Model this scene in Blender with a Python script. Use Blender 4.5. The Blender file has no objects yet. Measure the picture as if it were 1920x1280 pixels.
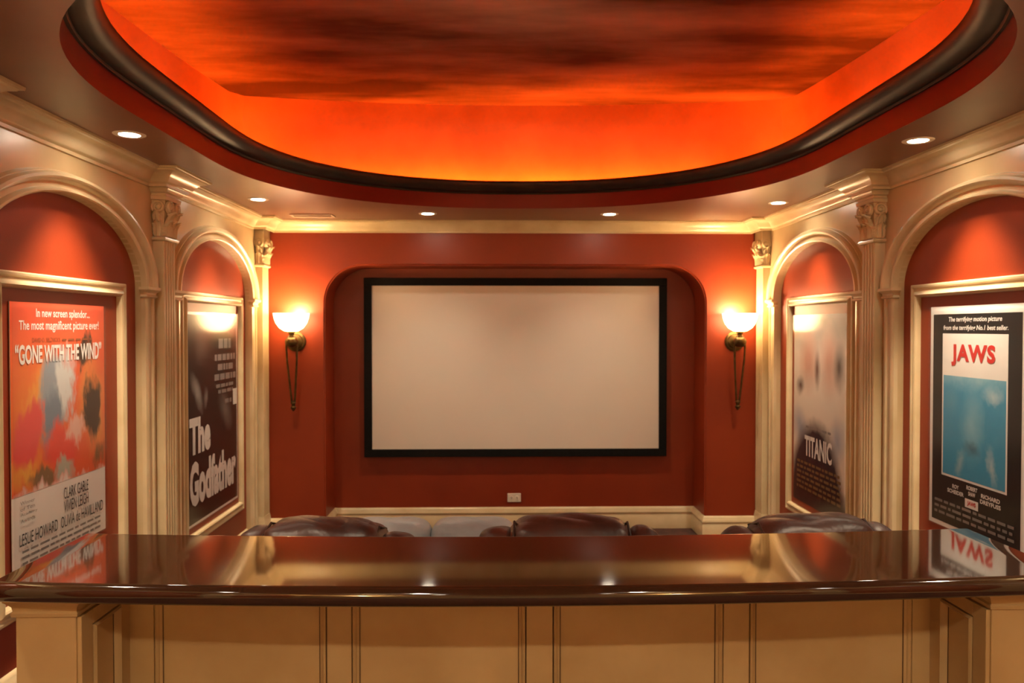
import bpy, bmesh, math, random
from mathutils import Vector, Matrix

random.seed(4)
S = bpy.context.scene
COL = S.collection
PI = math.pi
R = math.radians

# ------------------------------------------------------------------ camera, world, exposure
CAMZ = 1.62
cd = bpy.data.cameras.new('camera')
cam = bpy.data.objects.new('camera', cd)
COL.objects.link(cam)
cam.location = (0, 0, CAMZ)
cam.rotation_euler = (R(90 - 1.03), 0, R(-1.26))
cd.sensor_width = 36
cd.lens = 36 * 1450 / 1920
cd.clip_start = 0.05
cd.dof.use_dof = True
cd.dof.focus_distance = 2.0
cd.dof.aperture_fstop = 6.0
S.camera = cam
w = bpy.data.worlds.new('world'); S.world = w
w.use_nodes = True
w.node_tree.nodes['Background'].inputs[0].default_value = (0.02, 0.012, 0.008, 1)
w.node_tree.nodes['Background'].inputs[1].default_value = 1.0
S.view_settings.view_transform = 'Standard'
S.view_settings.look = 'None'
S.view_settings.gamma = 1
S.view_settings.use_curve_mapping = False
S.view_settings.exposure = 1.5

DOWN_W = 21.0         # ceiling downlights
WALL_W = 74.0         # downlights washing the posters
SCONCE_W = 3.6        # bulbs in the wall sconces
ROPE = 66.0           # red rope light in the cove

# ------------------------------------------------------------------ dimensions (metres, floor at 0)
L, RT = -1.76, 2.05                  # side walls (front of the cream arcade)
XC, W = (L + RT) / 2, (RT - L) / 2
YB, YR = 5.88, -2.6                  # front wall with screen, wall behind the viewer
ZC = 2.42                            # soffit
REC = 0.03                           # red panels lie this far behind the cream arcade
RISER, RISER_Y = 0.175, 3.6
BAYS = [-1.78, -0.1, 1.58, 3.256, 4.95]
HALF, ZS = 0.635, 1.822              # arch half width, spring line
PIL = [2.40, 4.10, 5.80]

# ------------------------------------------------------------------ materials
def mat(name, col, rough=0.5, metal=0.0, col2=None, scale=4.0, detail=4.0, bump=0.0, bscale=60.0, spec=0.5,
        coat=0.0, stretch=(1, 1, 1), lo=0.35, hi=0.65, col3=None):
    m = bpy.data.materials.new(name); m.use_nodes = True
    nt = m.node_tree; N = nt.nodes; K = nt.links
    b = N['Principled BSDF']
    b.inputs['Base Color'].default_value = (*col, 1)
    b.inputs['Roughness'].default_value = rough
    b.inputs['Metallic'].default_value = metal
    b.inputs['Specular IOR Level'].default_value = spec
    b.inputs['Coat Weight'].default_value = coat
    b.inputs['Coat Roughness'].default_value = 0.08
    tc = N.new('ShaderNodeTexCoord')
    mp = N.new('ShaderNodeMapping'); mp.inputs['Scale'].default_value = stretch
    K.new(tc.outputs['Object'], mp.inputs['Vector'])
    if col2:
        n = N.new('ShaderNodeTexNoise'); n.inputs['Scale'].default_value = scale; n.inputs['Detail'].default_value = detail
        K.new(mp.outputs['Vector'], n.inputs['Vector'])
        r = N.new('ShaderNodeValToRGB')
        r.color_ramp.elements[0].position = lo; r.color_ramp.elements[0].color = (*col, 1)
        r.color_ramp.elements[1].position = hi; r.color_ramp.elements[1].color = (*col2, 1)
        if col3:
            e = r.color_ramp.elements.new((lo + hi) / 2); e.color = (*col3, 1)
        K.new(n.outputs['Fac'], r.inputs['Fac'])
        K.new(r.outputs['Color'], b.inputs['Base Color'])
    if bump:
        n2 = N.new('ShaderNodeTexNoise'); n2.inputs['Scale'].default_value = bscale; n2.inputs['Detail'].default_value = 3
        K.new(tc.outputs['Object'], n2.inputs['Vector'])
        bp = N.new('ShaderNodeBump'); bp.inputs['Strength'].default_value = bump; bp.inputs['Distance'].default_value = 0.01
        K.new(n2.outputs['Fac'], bp.inputs['Height'])
        K.new(bp.outputs['Normal'], b.inputs['Normal'])
    return m

def emit(name, col, strength, base=(0.8, 0.8, 0.8)):
    m = bpy.data.materials.new(name); m.use_nodes = True
    b = m.node_tree.nodes['Principled BSDF']
    b.inputs['Base Color'].default_value = (*base, 1)
    b.inputs['Emission Color'].default_value = (*col, 1)
    b.inputs['Emission Strength'].default_value = strength
    b.inputs['Roughness'].default_value = 0.4
    return m

M = {}
M['red'] = mat('red satin wall paint', (0.235, 0.027, 0.0045), 0.42, col2=(0.265, 0.032, 0.0055), scale=3, bump=0.05, bscale=180)
M['cream'] = mat('glazed cream paint', (0.50, 0.37, 0.19), 0.33, col2=(0.66, 0.52, 0.30), scale=2.6, detail=6, lo=0.3, hi=0.7)
M['cream_trim'] = mat('glazed cream woodwork', (0.55, 0.42, 0.23), 0.3, col2=(0.70, 0.57, 0.35), scale=5, detail=6, lo=0.3, hi=0.7)
M['cabinet'] = mat('antique cream cabinet paint', (0.44, 0.29, 0.12), 0.38, col2=(0.56, 0.40, 0.19), scale=4, detail=7, lo=0.3, hi=0.7)
M['glaze'] = mat('dark antiquing glaze', (0.09, 0.05, 0.02), 0.5, col2=(0.14, 0.08, 0.03), scale=20)
M['soffit'] = mat('bronze faux paint', (0.125, 0.036, 0.017), 0.32, col2=(0.19, 0.075, 0.042), scale=1.6, detail=5, lo=0.3, hi=0.7)
M['fascia'] = mat('deep red fascia paint', (0.12, 0.002, 0.0015), 0.4, col2=(0.15, 0.003, 0.002), scale=3)
M['bronze'] = mat('dark bronze moulding', (0.012, 0.009, 0.006), 0.48, col2=(0.030, 0.022, 0.013), scale=7, detail=5, metal=0.0, spec=0.35)
M['cove'] = mat('cove paint', (0.42, 0.24, 0.15), 0.6, col2=(0.52, 0.32, 0.20), scale=2.4, detail=5)
M['sky'] = mat('cloudy faux ceiling', (0.045, 0.032, 0.026), 0.85, col2=(0.30, 0.25, 0.21), scale=1.3, detail=7, stretch=(0.55, 1.7, 1), lo=0.40, hi=0.72, spec=0.15)
M['granite'] = mat('polished brown stone', (0.026, 0.010, 0.0045), 0.05, col2=(0.042, 0.018, 0.009), scale=260, detail=2, spec=0.95)
M['leather'] = mat('brown leather', (0.034, 0.012, 0.008), 0.42, col2=(0.075, 0.022, 0.012), scale=6, detail=6, bump=0.15, bscale=45)
M['leather_dark'] = mat('dark brown leather piping', (0.028, 0.012, 0.009), 0.4, col2=(0.04, 0.018, 0.012), scale=12)
M['grey_leather'] = mat('grey leather', (0.36, 0.40, 0.43), 0.42, col2=(0.41, 0.45, 0.47), scale=9, detail=6, bump=0.3, bscale=40)
M['black'] = mat('black velvet screen frame', (0.004, 0.004, 0.004), 0.8, col2=(0.006, 0.006, 0.006), scale=40, spec=0.2)
M['screen'] = mat('matte screen fabric', (0.70, 0.65, 0.58), 0.85, col2=(0.72, 0.67, 0.60), scale=2, spec=0.1)
M['brass'] = mat('antique brass', (0.10, 0.065, 0.025), 0.32, metal=0.85, col2=(0.17, 0.115, 0.045), scale=25)
M['plate'] = mat('ivory plastic', (0.78, 0.70, 0.58), 0.4, col2=(0.80, 0.72, 0.60), scale=8)
M['slot'] = mat('dark slot', (0.05, 0.03, 0.02), 0.6, col2=(0.06, 0.04, 0.03), scale=8)
M['vent'] = mat('painted metal register', (0.62, 0.46, 0.36), 0.4, col2=(0.66, 0.50, 0.40), scale=8)
M['carpet'] = mat('dark patterned carpet', (0.05, 0.022, 0.016), 0.95, col2=(0.10, 0.035, 0.022), scale=14, bump=0.5, bscale=400)
M['ring'] = mat('white light trim', (0.75, 0.68, 0.60), 0.35, col2=(0.78, 0.71, 0.63), scale=9)
M['lens'] = emit('lit downlight lens', (1.0, 0.86, 0.66), 45)
M['bowl'] = emit('lit alabaster glass', (1.0, 0.62, 0.28), 7.0, (0.9, 0.85, 0.75))
M['rope'] = emit('red rope light', (1.0, 0.095, 0.004), ROPE)

def paper(name, base):
    return mat(name, base, 0.45, col2=tuple(min(1, c * 1.06) for c in base), scale=6)
M['ink_white'] = paper('white ink', (0.86, 0.85, 0.82))
M['ink_black'] = paper('black ink', (0.010, 0.010, 0.012))
M['ink_red'] = paper('red ink', (0.62, 0.035, 0.03))
M['ink_brown'] = paper('brown ink', (0.30, 0.09, 0.03))
M['ink_grey'] = paper('grey ink', (0.26, 0.24, 0.23))
M['ink_gold'] = paper('gold ink', (0.20, 0.13, 0.055))

def glass_mat():
    m = bpy.data.materials.new('poster glazing'); m.use_nodes = True
    nt = m.node_tree; N = nt.nodes; K = nt.links
    N.remove(N['Principled BSDF'])
    tr = N.new('ShaderNodeBsdfTransparent'); tr.inputs[0].default_value = (0.97, 0.97, 0.97, 1)
    gl = N.new('ShaderNodeBsdfGlossy'); gl.inputs['Roughness'].default_value = 0.14
    lw = N.new('ShaderNodeLayerWeight'); lw.inputs['Blend'].default_value = 0.5
    pw = N.new('ShaderNodeMath'); pw.operation = 'POWER'; pw.inputs[1].default_value = 5
    K.new(lw.outputs['Facing'], pw.inputs[0])
    fr = N.new('ShaderNodeMath'); fr.operation = 'MULTIPLY_ADD'; fr.inputs[1].default_value = 0.8; fr.inputs[2].default_value = 0.02
    K.new(pw.outputs[0], fr.inputs[0])
    mx = N.new('ShaderNodeMixShader')
    K.new(fr.outputs[0], mx.inputs[0]); K.new(tr.outputs[0], mx.inputs[1]); K.new(gl.outputs[0], mx.inputs[2])
    K.new(mx.outputs[0], N['Material Output'].inputs[0])
    return m
M['glass'] = glass_mat()

def art(name, base, blobs, warp=0.06, wscale=5.0, stretch=(1, 1, 1)):
    """flat print: soft colour patches at (u, v) with radii (ru, rv), turned by deg"""
    m = bpy.data.materials.new(name); m.use_nodes = True
    nt = m.node_tree; N = nt.nodes; K = nt.links
    b = N['Principled BSDF']; b.inputs['Roughness'].default_value = 0.45
    tc = N.new('ShaderNodeTexCoord')
    fl = N.new('ShaderNodeVectorMath'); fl.operation = 'MULTIPLY'; fl.inputs[1].default_value = (1, 0, 1)
    K.new(tc.outputs['Generated'], fl.inputs[0])
    st = N.new('ShaderNodeVectorMath'); st.operation = 'MULTIPLY'; st.inputs[1].default_value = stretch
    K.new(fl.outputs[0], st.inputs[0])
    nz = N.new('ShaderNodeTexNoise'); nz.inputs['Scale'].default_value = wscale; nz.inputs['Detail'].default_value = 6
    K.new(st.outputs[0], nz.inputs['Vector'])
    sb = N.new('ShaderNodeVectorMath'); sb.operation = 'SUBTRACT'; sb.inputs[1].default_value = (0.5, 0.5, 0.5)
    K.new(nz.outputs['Color'], sb.inputs[0])
    sc = N.new('ShaderNodeVectorMath'); sc.operation = 'MULTIPLY'; sc.inputs[1].default_value = (warp * 2, 0, warp * 2)
    K.new(sb.outputs[0], sc.inputs[0])
    ad = N.new('ShaderNodeVectorMath'); ad.operation = 'ADD'
    K.new(fl.outputs[0], ad.inputs[0]); K.new(sc.outputs[0], ad.inputs[1])
    n2 = N.new('ShaderNodeTexNoise'); n2.inputs['Scale'].default_value = wscale * 4.5; n2.inputs['Detail'].default_value = 5
    K.new(st.outputs[0], n2.inputs['Vector'])
    s2 = N.new('ShaderNodeVectorMath'); s2.operation = 'SUBTRACT'; s2.inputs[1].default_value = (0.5, 0.5, 0.5)
    K.new(n2.outputs['Color'], s2.inputs[0])
    c2 = N.new('ShaderNodeVectorMath'); c2.operation = 'MULTIPLY_ADD'; c2.inputs[1].default_value = (warp, 0, warp)
    K.new(s2.outputs[0], c2.inputs[0]); K.new(ad.outputs[0], c2.inputs[2])
    ad = c2
    cur = None
    for (u, v, ru, rv, deg, c, soft) in blobs:
        mp = N.new('ShaderNodeMapping'); mp.vector_type = 'TEXTURE'
        mp.inputs['Location'].default_value = (u, 0, v)
        mp.inputs['Rotation'].default_value = (0, R(deg), 0)
        mp.inputs['Scale'].default_value = (ru, 1, rv)
        K.new(ad.outputs[0], mp.inputs['Vector'])
        ln = N.new('ShaderNodeVectorMath'); ln.operation = 'LENGTH'
        K.new(mp.outputs[0], ln.inputs[0])
        mr = N.new('ShaderNodeMapRange')
        mr.inputs['From Min'].default_value = 1 - soft; mr.inputs['From Max'].default_value = 1
        mr.inputs['To Min'].default_value = 1; mr.inputs['To Max'].default_value = 0
        K.new(ln.outputs['Value'], mr.inputs['Value'])
        mx = N.new('ShaderNodeMix'); mx.data_type = 'RGBA'
        K.new(mr.outputs[0], mx.inputs['Factor'])
        if cur is None:
            mx.inputs['A'].default_value = (*base, 1)
            mx.inputs[6].default_value = (*base, 1)
        else:
            K.new(cur, mx.inputs[6])
        mx.inputs[7].default_value = (*c, 1)
        cur = mx.outputs[2]
    K.new(cur, b.inputs['Base Color'])
    return m

# ------------------------------------------------------------------ mesh helpers
class MB:
    def __init__(self): self.v = []; self.f = []
    def add(self, vs, fs):
        o = len(self.v); self.v += [tuple(p) for p in vs]
        self.f += [tuple(i + o for i in f) for f in fs]; return self
    def box(self, x0, x1, y0, y1, z0, z1):
        vs = [(x, y, z) for x in (x0, x1) for y in (y0, y1) for z in (z0, z1)]
        return self.add(vs, [(0, 1, 3, 2), (4, 6, 7, 5), (0, 4, 5, 1), (2, 3, 7, 6), (0, 2, 6, 4), (1, 5, 7, 3)])
    def grid(self, rows, closed_u=False, closed_v=False, cap=False):
        """rows: list of rings (equal length)"""
        n = len(rows[0]); m = len(rows)
        vs = [p for r in rows for p in r]; fs = []
        for i in range(m if closed_v else m - 1):
            a = i * n; b_ = ((i + 1) % m) * n
            for j in range(n if closed_u else n - 1):
                k = (j + 1) % n
                fs.append((a + j, a + k, b_ + k, b_ + j))
        if cap:
            fs.append(tuple(range(n))[::-1]); fs.append(tuple((m - 1) * n + j for j in range(n)))
        return self.add(vs, fs)
    def lathe(self, prof, n=32, c=(0, 0, 0), axis='z'):
        rows = []
        for (r, z) in prof:
            ring = []
            for k in range(n):
                a = 2 * PI * k / n
                p = (r * math.cos(a), r * math.sin(a), z)
                if axis == 'y': p = (p[0], p[2], p[1])
                ring.append((p[0] + c[0], p[1] + c[1], p[2] + c[2]))
            rows.append(ring)
        return self.grid(rows, closed_u=True, cap=True)
    def tube(self, pts, r, n=10, closed=False):
        rows = []; m = len(pts); pts = [Vector(p) for p in pts]
        up = Vector((0, 0, 1))
        for i, p in enumerate(pts):
            if closed: t = pts[(i + 1) % m] - pts[i - 1]
            else: t = pts[min(i + 1, m - 1)] - pts[max(i - 1, 0)]
            t.normalize()
            s = t.cross(up)
            if s.length < 1e-3: s = t.cross(Vector((1, 0, 0)))
            s.normalize(); q = s.cross(t)
            rr = r[i] if isinstance(r, (list, tuple)) else r
            rows.append([p + (s * math.cos(2 * PI * k / n) + q * math.sin(2 * PI * k / n)) * rr for k in range(n)])
        return self.grid(rows, closed_u=True, closed_v=closed, cap=not closed)
    def xf(self, fn): self.v = [tuple(fn(p)) for p in self.v]; return self
    def mesh(self, name):
        me = bpy.data.meshes.new(name); me.from_pydata([tuple(p) for p in self.v], [], self.f)
        bm = bmesh.new(); bm.from_mesh(me); bmesh.ops.recalc_face_normals(bm, faces=bm.faces); bm.to_mesh(me); bm.free()
        return me
    def build(self, name, m, parent=None, smooth=35, bevel=0.0):
        return put(name, self.mesh(name), m, parent, smooth, bevel)

def put(name, me, m, parent=None, smooth=35, bevel=0.0):
    if isinstance(m, str): m = M[m]
    me.materials.clear(); me.materials.append(m)
    if smooth:
        me.polygons.foreach_set('use_smooth', [True] * len(me.polygons))
        me.set_sharp_from_angle(angle=R(smooth))
    o = bpy.data.objects.new(name, me); COL.objects.link(o)
    if parent: o.parent = parent
    if bevel:
        md = o.modifiers.new('bevel', 'BEVEL'); md.width = bevel; md.segments = 2; md.limit_method = 'ANGLE'; md.angle_limit = R(40)
    return o

def thing(name, label, cat, loc=(0, 0, 0), rz=0, group=None):
    o = bpy.data.objects.new(name, None); COL.objects.link(o)
    o.empty_display_size = 0.1
    o.location = loc; o.rotation_euler = (0, 0, rz)
    return tag(o, label, cat, group)
def tag(o, label, cat, group=None):
    o['label'] = label; o['category'] = cat
    if group: o['group'] = group
    return o
def struct(o, label=None):
    o['kind'] = 'structure'
    if label: o['label'] = label
    return o
def copy_tree(o, parent=None):
    c = o.copy(); COL.objects.link(c); c.parent = parent
    for ch in list(o.children): copy_tree(ch, c)
    return c

def fill(loops, to3):
    """flat face with holes: loops of 2-D points, to3 maps them to 3-D"""
    bm = bmesh.new(); edges = []
    for lp in loops:
        vs = [bm.verts.new(to3(*p)) for p in lp]
        for i in range(len(vs)): edges.append(bm.edges.new((vs[i], vs[(i + 1) % len(vs)])))
    bmesh.ops.triangle_fill(bm, use_beauty=True, edges=edges)
    bm.verts.ensure_lookup_table(); bm.verts.index_update()
    out = ([v.co.copy() for v in bm.verts], [tuple(v.index for v in f.verts) for f in bm.faces])
    bm.free(); return out

def sweep_plan(path, prof, z0=0.0):
    """mitred sweep along a plan polyline, room on the right-hand side; prof = (offset into the room, z)"""
    n = len(path); rows = []
    for i in range(n):
        p = Vector(path[i])
        d0 = (p - Vector(path[i - 1])).normalized() if i > 0 else None
        d1 = (Vector(path[i + 1]) - p).normalized() if i < n - 1 else None
        d0 = d0 or d1; d1 = d1 or d0
        n0 = Vector((d0.y, -d0.x)); n1 = Vector((d1.y, -d1.x))
        m = (n0 + n1); m = m / max(m.length_squared / 2, 0.2)
        rows.append([(p.x + m.x * o, p.y + m.y * o, z0 + z) for (o, z) in prof])
    return rows

# ------------------------------------------------------------------ floor and walls
fl = MB().box(L - 0.2, RT + 0.2, YR, YB + 0.5, -0.1, 0.0).build('floor', 'carpet', smooth=0)
struct(fl, 'dark carpeted floor of the theatre')
MB().box(L - 0.02, RT + 0.02, YR, RISER_Y, 0.0, RISER).build('riser', 'carpet', fl, smooth=0)

def side_wall(s, name, words):
    X = lambda d: XC + s * (W - d)
    a, b = sorted((X(-REC), X(-REC - 0.12)))
    wl = MB().box(a, b, YR, YB + 0.45, 0, ZC).build(name, 'red', smooth=0)
    struct(wl, words)
    # cream arcade in front of the red wall, arched openings cut out of it
    pts = [(YR, 0.0)]
    arcs = []
    for c in BAYS:
        arc = [(c - HALF, 0.0)]
        for k in range(41):
            t = PI - PI * k / 40
            arc.append((c + HALF * math.cos(t), ZS + 0.345 * math.sin(t)))
        arc.append((c + HALF, 0.0)); arcs.append(arc); pts += arc
    pts += [(YB, 0.0), (YB, ZC), (YR, ZC)]
    mb = MB().add(*fill([pts], lambda y, z: (X(0), y, z)))
    for arc in arcs:
        mb.grid([[(X(0), y, z) for y, z in arc], [(X(-REC - 0.002), y, z) for y, z in arc]])
    me = bpy.data.meshes.new('arcade_panel'); me.from_pydata(mb.v, [], mb.f)
    struct(put('trim_4' if s < 0 else 'trim_5', me, 'cream', None, smooth=30), 'cream arched facing on the %s wall' % ('left' if s < 0 else 'right'))
    return wl
side_wall(-1, 'wall_left', 'red wall with cream arched surrounds on the left of the room')
side_wall(1, 'wall_right', 'red wall with cream arched surrounds on the right of the room')
rw = MB().box(L - 0.15, RT + 0.15, YR - 0.1, YR, 0, ZC).build('wall_rear', 'cream', smooth=0); struct(rw, 'plain cream wall at the rear of the room')

# front wall with the rounded niche
NX0, NX1, NZ, NR, NY = -1.298, 1.620, CAMZ + 0.483, 0.30, 6.21
out = [(L - 0.1, 0), (L - 0.1, ZC), (RT + 0.1, ZC), (RT + 0.1, 0), (NX1, 0)]
arcp = [(NX1, 0)]
for k in range(17):
    t = PI / 2 * k / 16
    arcp.append((NX1 - NR + NR * math.cos(t), NZ - NR + NR * math.sin(t)))
for k in range(17):
    t = PI / 2 + PI / 2 * k / 16
    arcp.append((NX0 + NR + NR * math.cos(t), NZ - NR + NR * math.sin(t)))
arcp.append((NX0, 0))
loop = [(L - 0.1, 0), (L - 0.1, ZC), (RT + 0.1, ZC), (RT + 0.1, 0)] + arcp
mb = MB().add(*fill([loop], lambda x, z: (x, YB, z)))
me = bpy.data.meshes.new('wall_front'); me.from_pydata(mb.v, [], mb.f)
wf = put('wall_front', me, 'red', None, smooth=0); struct(wf, 'red wall with the rounded screen niche at the far end')
# edge of the niche eased into the jamb
rows = []
cen = ((NX0 + NX1) / 2, NZ - 1.0)
def inset(p, d):
    x, z = p
    nx = -1 if x > NX1 - NR + 1e-6 and z <= NZ - NR else (1 if x < NX0 + NR - 1e-6 and z <= NZ - NR else 0)
    nz = 0
    if z > NZ - NR:
        if x > NX1 - NR: c = (NX1 - NR, NZ - NR)
        elif x < NX0 + NR: c = (NX0 + NR, NZ - NR)
        else: c = (x, NZ - NR)
        v = Vector((c[0] - x, c[1] - z)).normalized(); nx, nz = v
    return (x + nx * d, z + nz * d)
for k in range(6):
    t = PI / 2 * k / 5; e = 0.012
    rows.append([(inset(p, e * (1 - math.cos(t)))[0], YB + e * math.sin(t), inset(p, e * (1 - math.cos(t)))[1]) for p in arcp])
rows.append([(inset(p, 0.012)[0], NY, inset(p, 0.012)[1]) for p in arcp])
MB().grid(rows).build('niche_reveal', 'red', wf, smooth=50)
MB().box(NX0 - 0.1, NX1 + 0.1, NY, NY + 0.1, 0, NZ + 0.1).build('niche_back', 'red', wf, smooth=0)

# ------------------------------------------------------------------ ceiling: soffit, oval tray, cove, cloudy ceiling
TC = (XC - 0.01, 3.3)
def oval():
    pts = []; a = 1.49; x0 = TC[0]
    def se(t, b, p): return (a * math.copysign(abs(math.cos(t)) ** (2 / p), math.cos(t)), b * abs(math.sin(t)) ** (2 / p))
    n = 56
    for k in range(n + 1):
        x, y = se(PI * k / n, 1.47, 2.2); pts.append((x0 + x, 3.75 + y))
    for k in range(1, 7): pts.append((x0 - a, 3.75 - 0.8 * k / 7))
    for k in range(n + 1):
        x, y = se(PI - PI * k / n, 1.41, 2.45); pts.append((x0 + x, 2.95 - y))
    for k in range(1, 7): pts.append((x0 + a, 2.95 + 0.8 * k / 7))
    # even spacing
    P = [Vector(p) for p in pts]; P.append(P[0]); D = [0]
    for i in range(1, len(P)): D.append(D[-1] + (P[i] - P[i - 1]).length)
    out = []; NN = 160; j = 0
    for k in range(NN):
        d = D[-1] * k / NN
        while D[j + 1] < d: j += 1
        f = (d - D[j]) / max(D[j + 1] - D[j], 1e-9)
        out.append(P[j].lerp(P[j + 1], f))
    for _ in range(2):
        out = [(out[i - 1] + out[i] * 2 + out[(i + 1) % NN]) / 4 for i in range(NN)]
    return out
OV = oval(); NO = len(OV)
ON = []
for i in range(NO):
    t = (OV[(i + 1) % NO] - OV[i - 1]).normalized(); ON.append(Vector((-t.y, t.x)))   # counter-clockwise: left is inward
def ring(n, z): return [(OV[i].x + ON[i].x * n, OV[i].y + ON[i].y * n, ZC + z) for i in range(NO)]
rect = [(L - 0.12, YR), (RT + 0.12, YR), (RT + 0.12, YB + 0.02), (L - 0.12, YB + 0.02)]
mb = MB().add(*fill([rect, [tuple(p) for p in OV]], lambda x, y: (x, y, ZC)))
me = bpy.data.meshes.new('ceiling'); me.from_pydata(mb.v, [], mb.f)
ce = put('ceiling', me, 'soffit', None, smooth=0); struct(ce, 'bronze painted soffit around the oval lit tray ceiling')
MB().grid([ring(0, 0), ring(0, 0.10)], closed_u=True).build('tray_fascia', 'fascia', ce)
prof = [(-0.005, 0.096), (0.012, 0.093), (0.016, 0.103), (0.026, 0.100), (0.045, 0.101), (0.065, 0.107), (0.082, 0.118), (0.094, 0.133), (0.099, 0.150), (0.097, 0.162), (0.09, 0.168), (0.06, 0.168), (0.055, 0.12), (-0.06, 0.118)]
MB().grid([ring(n, z) for n, z in prof], closed_u=True).build('tray_moulding', 'bronze', ce, smooth=40)
ZU = 1.567 - 0.80
def bulged(cx, cyf, mx, myf, cyn, myn, th):
    """polar point of a bulged quadrilateral with corners (cx, cyf / -cyn) and side bulges"""
    d = Vector((math.cos(th), math.sin(th)))
    best = None
    cs = [(cx, cyf), (-cx, cyf), (-cx, -cyn), (cx, -cyn)]
    bul = [(0, myf - cyf), (-(mx - cx), 0), (0, -(myn - cyn)), ((mx - cx), 0)]
    for k in range(4):
        A = Vector(cs[k]); B = Vector(cs[(k + 1) % 4]); bu = Vector(bul[k])
        prev = A
        for q in range(1, 25):
            t = q / 24; cur = A.lerp(B, t) + bu * (4 * t * (1 - t))
            den = d.x * (cur - prev).y - d.y * (cur - prev).x
            if abs(den) > 1e-12:
                e = cur - prev
                s_ = (prev.x * e.y - prev.y * e.x) / den
                u_ = (prev.x * d.y - prev.y * d.x) / den
                if s_ > 0 and -1e-6 <= u_ <= 1 + 1e-6 and (best is None or s_ < best): best = s_
            prev = cur
    return d * best
ANG = sorted(set([2 * PI * k / 144 for k in range(144)]))
def outl(args, z): return [(TC[0] + p.x, TC[1] + p.y, ZC + z) for p in (bulged(*args, th) for th in ANG)]
base_o = (1.92, 2.04, 2.05, 2.25, 1.95, 2.10)
top_o = (1.89, 1.99, 2.02, 2.19, 1.90, 2.05)
def opolar(th):
    d = Vector((math.cos(th), math.sin(th))); best = 0
    for i in range(NO):
        a = OV[i] + ON[i] * (-0.04) - Vector(TC); b = OV[(i + 1) % NO] + ON[(i + 1) % NO] * (-0.04) - Vector(TC); e = b - a
        den = d.x * e.y - d.y * e.x
        if abs(den) < 1e-12: continue
        s_ = (a.x * e.y - a.y * e.x) / den; u_ = (a.x * d.y - a.y * d.x) / den
        if s_ > 0 and -1e-6 <= u_ <= 1 + 1e-6: best = s_
    return d * best
inn = [(TC[0] + p.x, TC[1] + p.y, ZC + 0.118) for p in (opolar(t) for t in ANG)]
b0 = outl(base_o, 0.118); t0 = outl(top_o, ZU)
def lerp3(A, B, f, h): return [(a[0] + (b[0] - a[0]) * f, a[1] + (b[1] - a[1]) * f, a[2] + (b[2] - a[2]) * h) for a, b in zip(A, B)]
wall_rows = [inn, b0] + [lerp3(b0, t0, f, h) for f, h in ((0.25, 0.25), (0.5, 0.5), (0.75, 0.75))] + [t0]
MB().grid(wall_rows, closed_u=True).build('cove_wall', 'cove', ce, smooth=28)
me = bpy.data.meshes.new('upper_ceiling')
me.from_pydata(t0, [], [tuple(range(len(t0)))])
put('upper_ceiling', me, 'sky', ce, smooth=0)
near_wall = []
for a, b in zip(inn, b0):
    v = Vector(a) - Vector(b); f = min(0.09 / v.length, 0.6)
    near_wall.append(Vector(b) + v * f + Vector((0, 0, 0.018)))
shield = [[], [], [], []]
for a, b in zip(inn, b0):
    v = (Vector(a) - Vector(b)).normalized(); p = Vector(b)
    for q, (o, h) in enumerate(((0.122, 0.001), (0.122, 0.060), (0.126, 0.060), (0.126, 0.001))): shield[q].append(p + v * o + Vector((0, 0, h)))
MB().grid(shield, closed_u=True).build('added_light_shield', 'bronze', ce)  # hidden strip added to keep the rope's light off the ceiling centre
rp = MB().tube(near_wall, 0.012, 8, closed=True).build('rope_light', 'rope')
tag(rp, 'glowing red rope light hidden behind the oval bronze ceiling moulding', 'cove light')

# ------------------------------------------------------------------ crown, baseboards
CP = [(0, -0.085), (0.010, -0.085), (0.012, -0.072), (0.020, -0.068), (0.028, -0.060), (0.036, -0.046), (0.050, -0.032), (0.068, -0.022), (0.086, -0.017), (0.090, -0.010), (0.102, -0.010), (0.104, 0.0), (0.0, 0.0)]
path = [(L, YR)]
for y in PIL[:2]: path += [(L, y - 0.13), (L + 0.09, y - 0.13), (L + 0.09, y + 0.13), (L, y + 0.13)]
path += [(L, 5.67), (L + 0.09, 5.67), (L + 0.09, YB)]
nl = len(path)
path += [(RT - 0.09, YB)]
right = [(RT - (p[0] - L), p[1]) for p in path[:nl - 1]][::-1]
path += right
rows = sweep_plan(path, CP, ZC)
for nm, a, b, lb in (('trim_1', 0, nl, 'cream crown moulding stepping around pilasters on the left wall'), ('trim_2', nl - 1, nl + 1, 'cream crown moulding above the screen niche'), ('trim_3', nl, len(path), 'cream crown moulding stepping around pilasters on the right wall')):
    struct(MB().grid(rows[a:b]).build(nm, 'cream_trim', smooth=40), lb)
BH = 0.175
BP = [(0, 0), (0.022, 0), (0.022, 0.105), (0.018, 0.112), (0.018, 0.124), (0.024, 0.130), (0.024, 0.140), (0.016, 0.150), (0.014, 0.160), (0.008, 0.170), (0.0, 0.175)]
bb = [(L + 0.06, YB), (NX0 + 0.012, YB), (NX0 + 0.012, NY), (NX1 - 0.012, NY), (NX1 - 0.012, YB), (RT - 0.06, YB)]
struct(MB().grid(sweep_plan(bb, BP)).build('baseboard_front', 'cream_trim', smooth=40), 'cream moulded baseboard following the screen niche')
for s, nm in ((-1, 'baseboard_left'), (1, 'baseboard_right')):
    X = XC + s * (W + REC)
    mb = MB()
    for y0, y1, z in ((YR, RISER_Y, RISER), (RISER_Y, YB, 0)):
        pth = [(X, y0), (X, y1)] if s < 0 else [(X, y1), (X, y0)]
        mb.grid(sweep_plan(pth, BP, z), cap=False)
    struct(mb.build(nm, 'cream_trim', smooth=40), 'cream baseboard along the %s wall' % ('left' if s < 0 else 'right'))

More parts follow.
